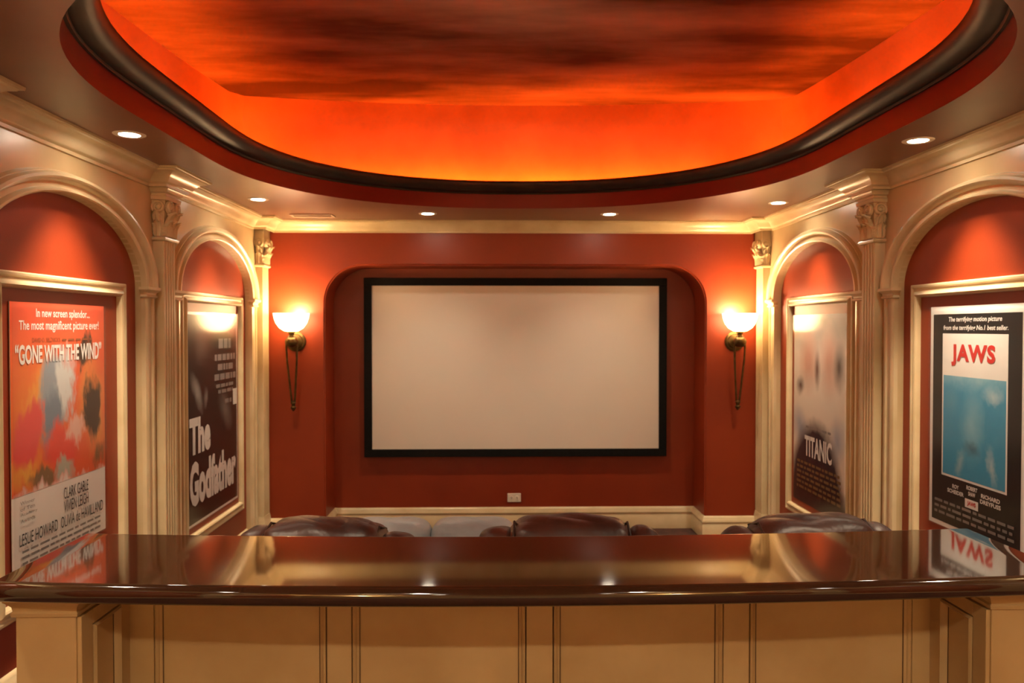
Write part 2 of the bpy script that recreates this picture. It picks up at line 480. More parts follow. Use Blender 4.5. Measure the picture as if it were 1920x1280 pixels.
# ------------------------------------------------------------------ arch surrounds
AP = [(0.0, -0.028), (0.0, 0.028), (0.06, 0.034), (0.14, 0.034), (0.20, 0.026), (0.24, 0.016), (0.46, 0.016), (0.50, 0.026), (0.56, 0.038), (0.68, 0.046), (0.80, 0.044), (0.87, 0.034), (0.89, 0.022), (0.93, 0.022), (0.97, 0.012), (1.0, 0.0)]
def arch_surround(s, c, label):
    X = lambda d: XC + s * (W - d)
    t = thing('arch_surround', label, 'arch moulding', (X(0), c, RISER if c < RISER_Y else 0))
    zb = RISER if c < RISER_Y else 0
    loc = lambda d, y, z: (-s * d, y, z - zb)
    rows = []
    for k in range(49):
        a = PI * k / 48
        i = (HALF * math.cos(a), ZS + 0.345 * math.sin(a)); o = (0.762 * math.cos(a), ZS + 0.435 * math.sin(a))
        rows.append([loc(h, i[0] + (o[0] - i[0]) * u, i[1] + (o[1] - i[1]) * u) for u, h in AP])
    MB().grid(rows).build('archivolt', 'cream_trim', t, smooth=40)
    for q in (-1, 1):
        lo, hi = sorted((q * HALF, q * 0.740))
        m1 = MB()
        sec = [(lo, -0.0), (lo, 0.020), (lo + 0.012, 0.026), (lo + 0.03, 0.026), (lo + 0.036, 0.018), (hi - 0.036, 0.018), (hi - 0.03, 0.026), (hi - 0.012, 0.026), (hi, 0.020), (hi, 0.0)]
        m1.grid([[loc(d, y, zb) for y, d in sec], [loc(d, y, ZS - 0.03) for y, d in sec]])
        m1.build('impost_strip', 'cream_trim', t, smooth=40)
        m2 = MB()
        pr = [(0.024, -0.055), (0.034, -0.05), (0.034, -0.044), (0.028, -0.038), (0.030, -0.028), (0.044, -0.018), (0.050, -0.014), (0.050, 0.0)]
        ringz = []
        for d, z in pr:
            e = d - 0.022
            ringz.append([loc(-0.0, lo - e, ZS + z), loc(d, lo - e, ZS + z), loc(d, hi + e * (0.3 if q > 0 else 1) if q > 0 else hi + e, ZS + z), loc(0.0, hi + e, ZS + z)])
        m2.grid(ringz, closed_u=True, cap=True)
        m2.build('impost_cap', 'cream_trim', t, smooth=40)
    return t
arch_surround(-1, BAYS[3], 'large cream arch moulding on left wall nearest the bar')
arch_surround(-1, BAYS[4], 'cream arch moulding on left wall beside the screen wall')
arch_surround(1, BAYS[3], 'large cream arch moulding on right wall nearest the bar')
arch_surround(1, BAYS[4], 'cream arch moulding on right wall beside the screen wall')

# ------------------------------------------------------------------ pilasters with leafy capitals
def leaf_mesh(wd, ht, curl):
    """acanthus leaf: local x across, z up, -y out"""
    mb = MB(); nu, nv = 8, 12; rows = []
    for j in range(nv + 1):
        v = j / nv
        lob = 0.82 + 0.18 * abs(math.sin(v * PI * 3.5))
        wv = wd * 0.5 * (0.75 + 0.5 * math.sin(PI * min(v * 0.8 + 0.15, 1))) * lob * (1 - max(0, v - 0.75) * 2.2)
        bend = curl * max(0, v - 0.45) ** 1.5 * 3.0
        zz = ht * (v if v < 0.8 else 0.8 + (v - 0.8) * math.cos((v - 0.8) * 6))
        row = []
        for i in range(nu + 1):
            u = i / nu * 2 - 1
            rib = 0.006 * math.cos(u * PI * 2.5) + 0.010 * (1 - u * u)
            row.append((u * wv, -0.004 - rib - bend, zz - abs(u) * 0.012 * v))
        rows.append(row)
    mb.grid(rows)
    # back sheet gives thickness
    mb.grid([[(x, y + 0.007, z) for x, y, z in r] for r in rows])
    return mb.mesh('leaf')
LEAF = [leaf_mesh(0.070, 0.095, 0.022), leaf_mesh(0.066, 0.150, 0.034)]
def volute_mesh():
    mb = MB(); pts = []; rr = []
    for k in range(49):
        t = k / 48; a = -PI / 2 + t * PI * 4.2; r = 0.034 * (1 - 0.78 * t)
        pts.append((r * math.cos(a), -0.006 * t, r * math.sin(a))); rr.append(0.0085 * (1 - 0.45 * t))
    rows = []
    for i, p in enumerate(pts):
        q = Vector((0, 1, 0)); rad = Vector((p[0], 0, p[2])).normalized()
        rows.append([Vector(p) + (rad * math.cos(2 * PI * k / 8) + q * math.sin(2 * PI * k / 8) * 1.5) * rr[i] for k in range(8)])
    mb.grid(rows, closed_u=True, cap=True)
    mb.lathe([(0.0, -0.016), (0.008, -0.014), (0.011, -0.006), (0.011, 0.012)], 12, axis='y')
    mb.lathe([(0.030, 0.0), (0.030, 0.010)], 20, axis='y')
    return mb.mesh('volute')
VOL = volute_mesh()
for m_ in LEAF + [VOL]: m_.materials.append(M['cream_trim'])

def pilaster(s, yc, label):
    X = lambda d: XC + s * (W - d)
    zb = RISER if yc < RISER_Y else 0
    # local frame: x along the wall, -y into the room, z up
    t = thing('pilaster', label, 'pilaster', (X(0), yc, zb), R(90) if s < 0 else R(-90), 'fluted cream pilasters with leafy capitals')
    B = lambda z: z - zb
    hw, pj = 0.07, 0.055
    # fluted shaft
    sec = [(-hw, 0.0), (-hw, -pj + 0.003), (-hw + 0.003, -pj)]
    nf = 4; fw, gap = 0.020, 0.0095
    x = -(nf * fw + (nf - 1) * gap) / 2
    for k in range(nf):
        for q in range(7):
            a = PI * q / 6; sec.append((x + fw / 2 - fw / 2 * math.cos(a), -pj + 0.009 * math.sin(a)))
        x += fw + gap
    sec += [(hw - 0.003, -pj), (hw, -pj + 0.003), (hw, 0.0)]
    z0, z1 = 0.22, B(CAMZ + 0.452)
    MB().grid([[(a, b, z0) for a, b in sec], [(a, b, z1) for a, b in sec]]).build('shaft', 'cream_trim', t, smooth=35)
    def ringbox(mb, z, e): return [(-hw - e, 0.0, z), (-hw - e, -pj - e, z), (hw + e, -pj - e, z), (hw + e, 0.0, z)]
    def stack(name, prof, m='cream_trim', par=None):
        return MB().grid([ringbox(None, z, e) for z, e in prof], closed_u=True, cap=True).build(name, m, par or t, smooth=30)
    e2 = 0.008 if yc > 5.7 else 0.02
    stack('base', [(0.0, e2), (0.17, e2), (0.175, e2 * 0.8), (0.19, e2 * 0.8), (0.20, e2 * 0.5), (0.22, 0.001)])
    ca = stack('capital', [(z1 + 0.018, -0.002), (z1 + 0.09, 0.001), (z1 + 0.16, 0.006), (z1 + 0.205, 0.014)])
    stack('astragal', [(z1 - 0.006, 0.004), (z1 - 0.002, 0.013), (z1 + 0.006, 0.017), (z1 + 0.014, 0.013), (z1 + 0.02, 0.003)])
    lim = 0.009 if yc > 5.7 else 1
    cl = lambda e: min(e, lim)
    stack('abacus', [(z1 + 0.20, cl(0.010)), (z1 + 0.204, cl(0.022)), (z1 + 0.222, cl(0.026)), (z1 + 0.226, cl(0.020))])
    zt = B(ZC - 0.08)
    stack('entablature', [(z1 + 0.226, cl(0.016)), (zt - 0.030, cl(0.018)), (zt - 0.026, cl(0.030)), (zt - 0.016, cl(0.034)), (zt - 0.010, cl(0.040)), (zt + 0.06, cl(0.044)), (zt + 0.075, cl(0.044))])
    def lf(k, x, y, z, rz, sx=1.0):
        o = bpy.data.objects.new('leaf', LEAF[k]); COL.objects.link(o); o.parent = ca
        o.location = (x, y, z); o.rotation_euler = (0, 0, rz); o.scale = (sx, 1, 1)
    def vo(x, y, z, rz, mir=1):
        o = bpy.data.objects.new('volute', VOL); COL.objects.link(o); o.parent = ca
        o.location = (x, y, z); o.rotation_euler = (0, 0, rz); o.scale = (mir, 1, 1)
    zc = z1 + 0.018
    for q in (-0.046, 0, 0.046): lf(0, q, -pj, zc, 0, 0.7)
    for q in (-0.03, 0.03): lf(1, q, -pj - 0.002, zc, 0, 0.75)
    vo(-0.045, -pj - 0.020, z1 + 0.168, 0, 1); vo(0.045, -pj - 0.020, z1 + 0.168, 0, -1)
    sides = ((-1, R(-90)), (1, R(90))) if yc < 5.7 else (((-1, R(-90)),) if s < 0 else ((1, R(90)),))
    for q, rz in sides:
        lf(0, q * hw, -0.030, zc, rz, 0.8); lf(1, q * hw, -0.028, zc, rz, 0.7)
        vo(q * (hw + 0.012), -0.034, z1 + 0.168, rz, q)
    return t
pilaster(-1, PIL[0], 'cream fluted pilaster at the left edge, only its crown showing')
pilaster(-1, PIL[1], 'cream fluted pilaster between the two arches of left wall')
pilaster(-1, PIL[2], 'cream fluted pilaster in corner beside the left wall sconce')
pilaster(1, PIL[0], 'cream fluted pilaster at the right edge, only its crown showing')
pilaster(1, PIL[1], 'cream fluted pilaster between the two arches of right wall')
pilaster(1, PIL[2], 'cream fluted pilaster in corner beside the right wall sconce')

# ------------------------------------------------------------------ wall frames and posters
FP = [(0.0, 0.0), (0.0, 0.016), (0.006, 0.022), (0.014, 0.022), (0.018, 0.016), (0.024, 0.014), (0.034, 0.016), (0.040, 0.026), (0.050, 0.030), (0.058, 0.026), (0.062, 0.014), (0.062, 0.0)]
def wall_frame(s, yc, hw, z0, z1, label):
    X = XC + s * (W + REC)
    t = thing('picture_frame', label, 'frame', (X, yc, z0), R(90) if s < 0 else R(-90), 'cream moulded frames around the posters')
    cs = [(-hw, 0), (hw, 0), (hw, z1 - z0), (-hw, z1 - z0)]
    inn = [(1, 1), (-1, 1), (-1, -1), (1, -1)]
    for k in range(4):
        a, b = cs[k], cs[(k + 1) % 4]; ia, ib = inn[k], inn[(k + 1) % 4]
        MB().grid([[(a[0] + ia[0] * o, -h, a[1] + ia[1] * o) for o, h in FP], [(b[0] + ib[0] * o, -h, b[1] + ib[1] * o) for o, h in FP]]).build('frame_rail', 'cream_trim', t, smooth=40)
    return t
ZT = CAMZ + 0.209
wall_frame(-1, 3.256, 0.505, 0.535, ZT, 'cream moulded frame on left wall around the orange poster')
wall_frame(-1, 4.95, 0.53, 0.341, ZT, 'cream moulded frame on left wall around the black and white poster')
wall_frame(1, 3.29, 0.505, 0.535, ZT, 'cream moulded frame on right wall around the blue poster')
wall_frame(1, 4.92, 0.505, 0.341, ZT, 'cream moulded frame on right wall around the pale and navy poster')

def text_mesh(txt, width, height, bold=0.0, shear=0.0, arch=0.0, spacing=1.0):
    c = bpy.data.curves.new('lettering', 'FONT'); c.body = txt; c.size = 1; c.offset = bold; c.shear = shear
    c.resolution_u = 3; c.space_character = spacing
    o = bpy.data.objects.new('lettering_tmp', c); COL.objects.link(o)
    dg = bpy.context.evaluated_depsgraph_get(); dg.update()
    src = o.evaluated_get(dg).to_mesh()
    vs = [v.co.copy() for v in src.vertices]; fs = [tuple(p.vertices) for p in src.polygons]
    o.evaluated_get(dg).to_mesh_clear()
    bpy.data.objects.remove(o); bpy.data.curves.remove(c)
    x0, x1 = min(v.x for v in vs), max(v.x for v in vs); y0, y1 = min(v.y for v in vs), max(v.y for v in vs)
    sx, sy = width / (x1 - x0), height / (y1 - y0)
    out = []
    for v in vs:
        x = (v.x - x0) * sx - width / 2; z = (v.y - y0) * sy
        if arch:
            f = x / (width / 2); z = z * (1 + arch * f * f) - arch * f * f * height * 0.5
        out.append((x, 0, z))
    me = bpy.data.meshes.new('lettering'); me.from_pydata(out, [], fs)
    return me

class Poster:
    def __init__(self, s, yc, pw, ph, z0, label, glass=None, sheet='ink_black'):
        self.w, self.h = pw, ph
        X = XC + s * (W + REC - 0.003)
        self.t = thing('movie_poster', label, 'poster', (X, yc, z0), R(90) if s < 0 else R(-90), 'framed film posters')
        MB().box(-pw / 2, pw / 2, -0.002, 0, 0, ph).build('sheet', sheet, self.t, smooth=0)
        self.k = 0
        g = glass or (pw / 2, 0, ph)
        MB().box(-g[0], g[0], -0.0125, -0.0095, g[1], g[2]).build('glazing', 'glass', self.t, smooth=0)
    def lay(self): self.k += 1; return -0.0022 - 0.0003 * self.k
    def U(self, u): return (u - 0.5) * self.w
    def rect(self, u0, v0, u1, v1, m, name='print'):
        y = self.lay()
        me = bpy.data.meshes.new(name)
        a, b, c, d = self.U(u0), self.U(u1), v0 * self.h, v1 * self.h
        me.from_pydata([(a, y, c), (b, y, c), (b, y, d), (a, y, d)], [], [(0, 1, 2, 3)])
        return put(name, me, m, self.t, smooth=0)
    def text(self, txt, u0, v0, u1, v1, m, **k):
        me = text_mesh(txt, (u1 - u0) * self.w, (v1 - v0) * self.h, **k)
        o = put('lettering', me, m, self.t, smooth=0)
        o.location = (self.U((u0 + u1) / 2), self.lay(), v0 * self.h)
        return o
    def greek(self, u0, u1, v, hv, m, seed=0, name='print_line'):
        """a line too small to read: word-long dashes"""
        rnd = random.Random(seed); u = u0; y = self.lay(); vs = []; fs = []
        while u < u1 - 0.01:
            l = min(rnd.uniform(0.03, 0.10), u1 - u)
            a, b, c, d = self.U(u), self.U(u + l), (v - hv / 2) * self.h, (v + hv / 2) * self.h
            o = len(vs); vs += [(a, y, c), (b, y, c), (b, y, d), (a, y, d)]; fs.append((o, o + 1, o + 2, o + 3)); u += l + 0.018
        me = bpy.data.meshes.new(name); me.from_pydata(vs, [], fs); return put(name, me, m, self.t, smooth=0)

# orange poster, left wall by the bar: painted patches of flame, grey-blue and crimson
pA = Poster(-1, 3.227, 0.685, 1.016, 0.701, 'orange poster with painterly flame colours and white title on left wall', sheet='ink_white')
aA = art('flame coloured print', (0.80, 0.13, 0.045), [
    (0.5, 1.0, 0.9, 0.20, 0, (0.76, 0.10, 0.045), 0.6), (0.25, 0.45, 0.42, 0.36, 15, (0.85, 0.26, 0.05), 0.8), (0.27, 0.52, 0.14, 0.22, 25, (0.90, 0.46, 0.10), 0.9),
    (0.86, 0.40, 0.22, 0.34, -10, (0.80, 0.36, 0.09), 0.8), (0.13, 0.12, 0.25, 0.13, 0, (0.85, 0.42, 0.08), 0.8),
    (0.42, 0.52, 0.22, 0.24, 20, (0.30, 0.36, 0.42), 0.35), (0.52, 0.55, 0.14, 0.22, 12, (0.66, 0.70, 0.70), 0.5), (0.40, 0.34, 0.12, 0.20, -5, (0.20, 0.26, 0.33), 0.5),
    (0.84, 0.40, 0.11, 0.22, 8, (0.06, 0.035, 0.025), 0.4), (0.75, 0.70, 0.10, 0.11, 20, (0.07, 0.04, 0.025), 0.4),
    (0.16, 0.30, 0.15, 0.20, 40, (0.80, 0.10, 0.09), 0.35), (0.50, 0.20, 0.20, 0.14, 20, (0.82, 0.09, 0.06), 0.4), (0.66, 0.30, 0.12, 0.11, 30, (0.80, 0.50, 0.42), 0.5),
    (0.30, 0.06, 0.16, 0.07, 0, (0.25, 0.16, 0.08), 0.6), (0.52, 0.06, 0.14, 0.06, 0, (0.45, 0.46, 0.38), 0.6), (0.90, 0.10, 0.10, 0.12, 0, (0.28, 0.13, 0.05), 0.7),
    (0.5, -0.12, 0.9, 0.16, 0, (0.82, 0.78, 0.74), 0.35)], warp=0.15, wscale=3.5, stretch=(1.8, 1, 0.8))
pA.rect(0, 0.28, 1, 1, aA, 'printed_picture')
pA.text('In new screen splendor...', 0.24, 0.935, 0.82, 0.978, 'ink_white', bold=0.015)
pA.text('The most magnificent picture ever!', 0.08, 0.885, 0.93, 0.932, 'ink_white', bold=0.015)
pA.text("DAVID O. SELZNICK'S", 0.20, 0.848, 0.48, 0.866, 'ink_brown')
pA.greek(0.50, 0.84, 0.855, 0.008, 'ink_brown', 3)
pA.text('\u201cGONE WITH THE WIND\u201d', 0.04, 0.770, 0.96, 0.838, 'ink_white', bold=0.03, arch=0.18)
pA.text('CLARK GABLE', 0.50, 0.205, 0.78, 0.252, 'ink_black')
pA.text('VIVIEN LEIGH', 0.50, 0.150, 0.78, 0.197, 'ink_black')
pA.text('LESLIE HOWARD  OLIVIA de HAVILLAND', 0.06, 0.092, 0.96, 0.138, 'ink_black')
for k, wd in enumerate(('Winner', 'of Ten', 'Academy', 'Awards')):
    pA.text(wd, 0.07, 0.245 - 0.022 * k, 0.07 + 0.022 * len(wd), 0.259 - 0.022 * k, 'ink_grey')
for k in range(3): pA.greek(0.08, 0.92, 0.07 - 0.022 * k, 0.009, 'ink_grey', 11 + k)

# black and white poster, left wall by the screen
pB = Poster(-1, 4.945, 0.88, 1.27, 0.443, 'black poster with large white title lettering on left wall', sheet='ink_white')
aB = art('dark monochrome print', (0.008, 0.008, 0.009), [
    (0.25, 0.85, 0.16, 0.12, 0, (0.06, 0.055, 0.05), 0.9), (0.18, 0.62, 0.16, 0.06, 40, (0.30, 0.28, 0.26), 0.8), (0.34, 0.58, 0.05, 0.05, 0, (0.20, 0.19, 0.18), 0.9), (0.75, 0.50, 0.20, 0.10, 30, (0.16, 0.15, 0.14), 0.95)], warp=0.04)
pB.rect(0.012, 0.012, 0.988, 0.988, aB, 'printed_picture')
for k, (a, b, v, hh) in enumerate(((0.60, 0.86, 0.845, 0.05), (0.52, 0.95, 0.775, 0.032), (0.58, 0.90, 0.725, 0.032), (0.51, 0.96, 0.675, 0.032), (0.54, 0.92, 0.630, 0.018), (0.58, 0.90, 0.600, 0.018), (0.72, 0.88, 0.545, 0.022))):
    pB.greek(a, b, v, hh, 'ink_grey', 20 + k)
pB.rect(0.895, 0.515, 0.985, 0.60, 'ink_white', 'print_box')
pB.text('The', 0.04, 0.33, 0.42, 0.505, 'ink_white', bold=0.05)
pB.text('Godfather', 0.04, 0.09, 0.95, 0.30, 'ink_white', bold=0.05)

# pale and navy poster, right wall by the screen
pC = Poster(1, 4.915, 0.80, 1.26, 0.445, 'pale poster with navy lower half and white title on right wall', sheet='ink_black')
aC = art('pale and navy print', (0.86, 0.77, 0.66), [
    (0.5, 1.0, 1.0, 0.22, 0, (0.14, 0.12, 0.11), 0.9), (0.30, 0.76, 0.22, 0.20, 10, (0.66, 0.40, 0.30), 0.8), (0.70, 0.76, 0.20, 0.22, -10, (0.70, 0.44, 0.34), 0.8), (0.88, 0.74, 0.12, 0.14, 0, (0.16, 0.12, 0.10), 0.9), (0.48, 0.72, 0.07, 0.12, 0, (0.18, 0.10, 0.08), 0.9), (0.14, 0.62, 0.10, 0.06, 0, (0.16, 0.12, 0.10), 0.9),
    (0.15, 0.40, 0.22, 0.12, 20, (0.40, 0.46, 0.55), 0.9), (0.85, 0.38, 0.16, 0.14, -20, (0.42, 0.45, 0.54), 0.9),
    (0.45, 0.02, 0.56, 0.46, 0, (0.016, 0.019, 0.033), 0.2), (0.5, -0.02, 0.9, 0.20, 0, (0.016, 0.016, 0.022), 0.4)], warp=0.03)
pC.rect(0.0, 0.0, 1.0, 1.0, aC, 'printed_picture')
pC.greek(0.26, 0.74, 0.41, 0.012, 'ink_grey', 40)
pC.text('TITANIC', 0.24, 0.255, 0.76, 0.365, 'ink_white', bold=0.03)
for k in range(6): pC.greek(0.08, 0.92, 0.215 - 0.027 * k, 0.014, 'ink_gold', 50 + k)

# blue poster, right wall by the bar
pD = Poster(1, 3.305, 0.665, 1.016, 0.701, 'black bordered poster of blue water with red title on right wall', sheet='ink_white')
pD.rect(0.035, 0.02, 0.965, 0.965, 'ink_black', 'print_border')
aD = art('blue water print', (0.05, 0.34, 0.58), [
    (0.5, 1.05, 1.0, 0.20, 0, (0.30, 0.58, 0.70), 0.8), (0.50, 0.55, 0.22, 0.45, 0, (0.22, 0.52, 0.68), 0.95), (0.15, 0.75, 0.18, 0.20, 0, (0.10, 0.38, 0.58), 0.9), (0.80, 0.85, 0.20, 0.10, 0, (0.45, 0.66, 0.74), 0.9),
    (0.48, 0.30, 0.18, 0.10, 0, (0.06, 0.20, 0.30), 0.9), (0.80, 0.20, 0.08, 0.22, -12, (0.40, 0.60, 0.68), 0.95), (0.30, 0.14, 0.10, 0.16, 10, (0.30, 0.52, 0.62), 0.95)], warp=0.09, wscale=5)
pD.rect(0.150, 0.235, 0.840, 0.878, 'ink_white', 'print_panel')
pD.rect(0.165, 0.245, 0.825, 0.690, aD, 'printed_picture')
pD.text('The terrifying motion picture', 0.22, 0.925, 0.78, 0.952, 'ink_white', bold=0.02, shear=0.15)
pD.text('from the terrifying No.1 best seller.', 0.16, 0.888, 0.84, 0.915, 'ink_white', bold=0.02, shear=0.15)
pD.text('JAWS', 0.255, 0.735, 0.72, 0.832, 'ink_red', bold=0.045, spacing=1.12)
for (u0, u1, v, a, b) in ((0.22, 0.42, 0.190, 'ROY', 'SCHEIDER'), (0.42, 0.58, 0.205, 'ROBERT', 'SHAW'), (0.58, 0.80, 0.190, 'RICHARD', 'DREYFUSS')):
    c_ = (u0 + u1) / 2; wa = (u1 - u0) * 0.42 * min(1, len(a) / 7)
    pD.text(a, c_ - wa, v, c_ + wa, v + 0.018, 'ink_white', bold=0.03); wb = (u1 - u0) * 0.46 * min(1, len(b) / 8)
    pD.text(b, c_ - wb, v - 0.024, c_ + wb, v - 0.006, 'ink_white', bold=0.03)
pD.rect(0.43, 0.128, 0.57, 0.166, 'ink_white', 'print_box')
pD.text('JAWS', 0.455, 0.135, 0.545, 0.158, 'ink_red', bold=0.05)
for k in range(3): pD.greek(0.08, 0.92, 0.115 - 0.026 * k, 0.012, 'ink_grey', 70 + k)

# ------------------------------------------------------------------ projection screen
SY = NY - 0.006
def zpx(y, d): return CAMZ + (614 - y) / 1450 * d
def xpx(x, d): return (x - 928) / 1450 * d
DS = NY - 0.06
t = thing('projection_screen', 'large pale projection screen with wide black frame in the niche', 'screen', ((xpx(683, DS) + xpx(1252, DS)) / 2, SY, zpx(857, DS)))
ox = t.location.x; oz = t.location.z
x0, x1, z0, z1 = xpx(683, DS) - ox, xpx(1252, DS) - ox, 0.0, zpx(521, DS) - oz
bw = 0.062
for nm, a in (('frame_rail', (x0, x1, -0.055, 0, z0, z0 + bw)), ('frame_rail', (x0, x1, -0.055, 0, z1 - bw, z1)), ('frame_stile', (x0, x0 + bw, -0.055, 0, z0 + bw, z1 - bw)), ('frame_stile', (x1 - bw, x1, -0.055, 0, z0 + bw, z1 - bw))):
    MB().box(*a).build(nm, 'black', t, smooth=0, bevel=0.004)
MB().box(x0 + bw, x1 - bw, -0.042, -0.02, z0 + bw, z1 - bw).build('screen_surface', 'screen', t, smooth=0)

# outlet plate below the screen
t = thing('wall_outlet', 'small ivory wall outlet plate below the projection screen', 'outlet', (xpx(964, NY), NY, zpx(942, NY)))
MB().box(-0.054, 0.054, -0.007, 0, 0, 0.070).build('cover_plate', 'plate', t, smooth=0, bevel=0.003)
for q in (-1, 1):
    so = MB().lathe([(0.0, -0.0095), (0.015, -0.0095), (0.016, -0.006)], 16, (q * 0.022, 0, 0.035), 'y').build('socket', 'plate', t)
    MB().box(q * 0.022 - 0.006, q * 0.022 + 0.006, -0.0102, -0.009, 0.040, 0.042).box(q * 0.022 - 0.006, q * 0.022 + 0.006, -0.0102, -0.009, 0.029, 0.031).build('slot', 'slot', so, smooth=0)

# ------------------------------------------------------------------ wall sconces
def sconce(x, label, y=YB, rz=0, power=SCONCE_W):
    t = thing('wall_sconce', label, 'sconce', (x, y, CAMZ - 0.63), rz, 'brass torch sconces on the screen wall')
    Z = lambda rel: rel + 0.63
    cy = -0.135
    bowl = [(0.012, -0.030), (0.05, -0.026), (0.085, -0.004), (0.110, 0.030), (0.124, 0.070), (0.130, 0.105), (0.126, 0.105), (0.120, 0.070), (0.106, 0.033), (0.082, 0.002), (0.05, -0.018), (0.012, -0.022)]
    MB().lathe(bowl, 40, (0, cy, Z(0))).build('glass_bowl', 'bowl', t, smooth=50)
    MB().lathe([(0.014, 0.0), (0.030, -0.026), (0.034, -0.034), (0.020, -0.042), (0.018, -0.060), (0.030, -0.066), (0.030, -0.074), (0.018, -0.08)], 24, (0, cy, Z(0))).build('cup', 'brass', t)
    MB().lathe([(0.004, -0.062), (0.026, -0.068), (0.042, -0.084), (0.048, -0.105), (0.042, -0.126), (0.026, -0.142), (0.004, -0.148)], 24, (0, cy, Z(0))).build('ball', 'brass', t)
    MB().lathe([(0.075, 0.0), (0.075, -0.008), (0.068, -0.014), (0.056, -0.016), (0.050, -0.024), (0.030, -0.028), (0.022, -0.030), (0.022, -0.1), (0.0, -0.1)], 32, (0, 0, Z(-0.105)), 'y').build('backplate', 'brass', t)
    for q in (-1, 1):
        MB().tube([(q * 0.040, cy, Z(-0.11)), (q * 0.036, cy + 0.01, Z(-0.24)), (q * 0.022, cy + 0.03, Z(-0.42)), (q * 0.010, cy + 0.045, Z(-0.56))], 0.0075, 10).build('rod', 'brass', t)
    MB().lathe([(0.004, -0.545), (0.018, -0.552), (0.020, -0.562), (0.014, -0.570), (0.012, -0.585), (0.020, -0.592), (0.020, -0.600), (0.012, -0.612), (0.004, -0.622)], 20, (0, cy + 0.045, Z(0))).build('finial', 'brass', t)
    MB().lathe([(0.004, 0.01), (0.018, 0.015), (0.022, 0.04), (0.016, 0.065), (0.004, 0.075)], 16, (0, cy, Z(0))).build('bulb', 'lens', t)
    ld = bpy.data.lights.new('sconce_light', 'POINT'); ld.energy = power; ld.color = (1, 0.66, 0.33); ld.shadow_soft_size = 0.03
    lo = bpy.data.objects.new('sconce_light', ld); COL.objects.link(lo); lo.parent = t; lo.location = (0, cy, Z(0.115))
    return t
sconce(xpx(549, YB - 0.13), 'lit brass torch sconce to the left of the screen niche')
sconce(xpx(1390, YB - 0.13), 'lit brass torch sconce to the right of the screen niche')

for x in (-1.2, 1.49):  # two unseen lamps added to brighten the bar front from behind
    o = sconce(x, 'added fill lamp in torch sconce form, unseen on the rear wall', YR, PI, 22.0)
    o['group'] = 'added fill lamps out of view on the rear wall'

# ------------------------------------------------------------------ recessed downlights
def downlight(x, y, label, power=DOWN_W, size=112, tilt=0, group='recessed downlights in the soffit'):
    t = thing('downlight', label, 'downlight', (x, y, ZC), 0, group)
    MB().lathe([(0.040, -0.001), (0.042, -0.004), (0.058, -0.005), (0.064, -0.002), (0.064, 0.0), (0.040, 0.0)], 32).build('trim_ring', 'ring', t)
    MB().lathe([(0.0005, -0.003), (0.041, -0.0025), (0.041, -0.0005)], 32).build('lens', 'lens', t)
    ld = bpy.data.lights.new('downlight_lamp', 'SPOT'); ld.energy = power; ld.color = (1.0, 0.80, 0.56)
    ld.spot_size = R(size); ld.spot_blend = 1.0; ld.shadow_soft_size = 0.035
    lo = bpy.data.objects.new('downlight_lamp', ld); COL.objects.link(lo); lo.parent = t; lo.location = (0, 0, -0.012); lo.rotation_euler = (0, R(tilt), 0)
    return t
downlight(-1.513, 3.25, 'lit recessed downlight above the left arch nearest the bar', WALL_W, 82, 3)
downlight(1.808, 3.28, 'lit recessed downlight above the right arch nearest the bar', WALL_W, 82, -3)
downlight(-1.476, 4.87, 'lit recessed downlight above the left arch by the screen wall', WALL_W * 0.8, 82, 3)
downlight(1.815, 4.93, 'lit recessed downlight above the right arch by the screen wall', WALL_W * 0.8, 82, -3)
downlight(-0.471, 5.45, 'lit recessed downlight above screen niche, left of the pair')
downlight(0.807, 5.45, 'lit recessed downlight above screen niche, right of the pair')
for x, y in ((-1.5, 1.6), (1.8, 1.6), (-1.5, -0.1), (1.8, -0.1), (-0.47, -0.45), (0.80, -0.45), (-0.47, -1.7), (0.80, -1.7)):
    downlight(x, y, 'lit recessed downlight in the soffit outside the picture', size=112 if y < -1 or y == -0.1 else 155, power=DOWN_W * (2.6 if y == -0.45 else 2.2 if y < -1 else 2.2 if y > 1 else 1.0), group='downlights outside the picture')

# air register in the soffit
t = thing('ceiling_vent', 'small slatted air register in soffit near the left sconce', 'vent', (-1.30, 5.56, ZC))
for a in ((-0.15, 0.15, -0.060, -0.045), (-0.15, 0.15, 0.045, 0.060), (-0.15, -0.135, -0.045, 0.045), (0.135, 0.15, -0.045, 0.045)):
    MB().box(a[0], a[1], a[2], a[3], -0.007, 0).build('register_rim', 'vent', t, smooth=0)
MB().box(-0.135, 0.135, -0.045, 0.045, -0.001, 0).build('duct_opening', 'slot', t, smooth=0)
for k in range(6):
    y = -0.0375 + 0.015 * k
    MB().add([(-0.135, y - 0.005, -0.006), (0.135, y - 0.005, -0.006), (0.135, y + 0.005, -0.0015), (-0.135, y + 0.005, -0.0015), (-0.135, y - 0.005, -0.005), (0.135, y - 0.005, -0.005), (0.135, y + 0.005, -0.0005), (-0.135, y + 0.005, -0.0005)], [(0, 1, 2, 3), (7, 6, 5, 4), (0, 4, 5, 1), (1, 5, 6, 2), (2, 6, 7, 3), (3, 7, 4, 0)]).build('slat', 'vent', t, smooth=0)

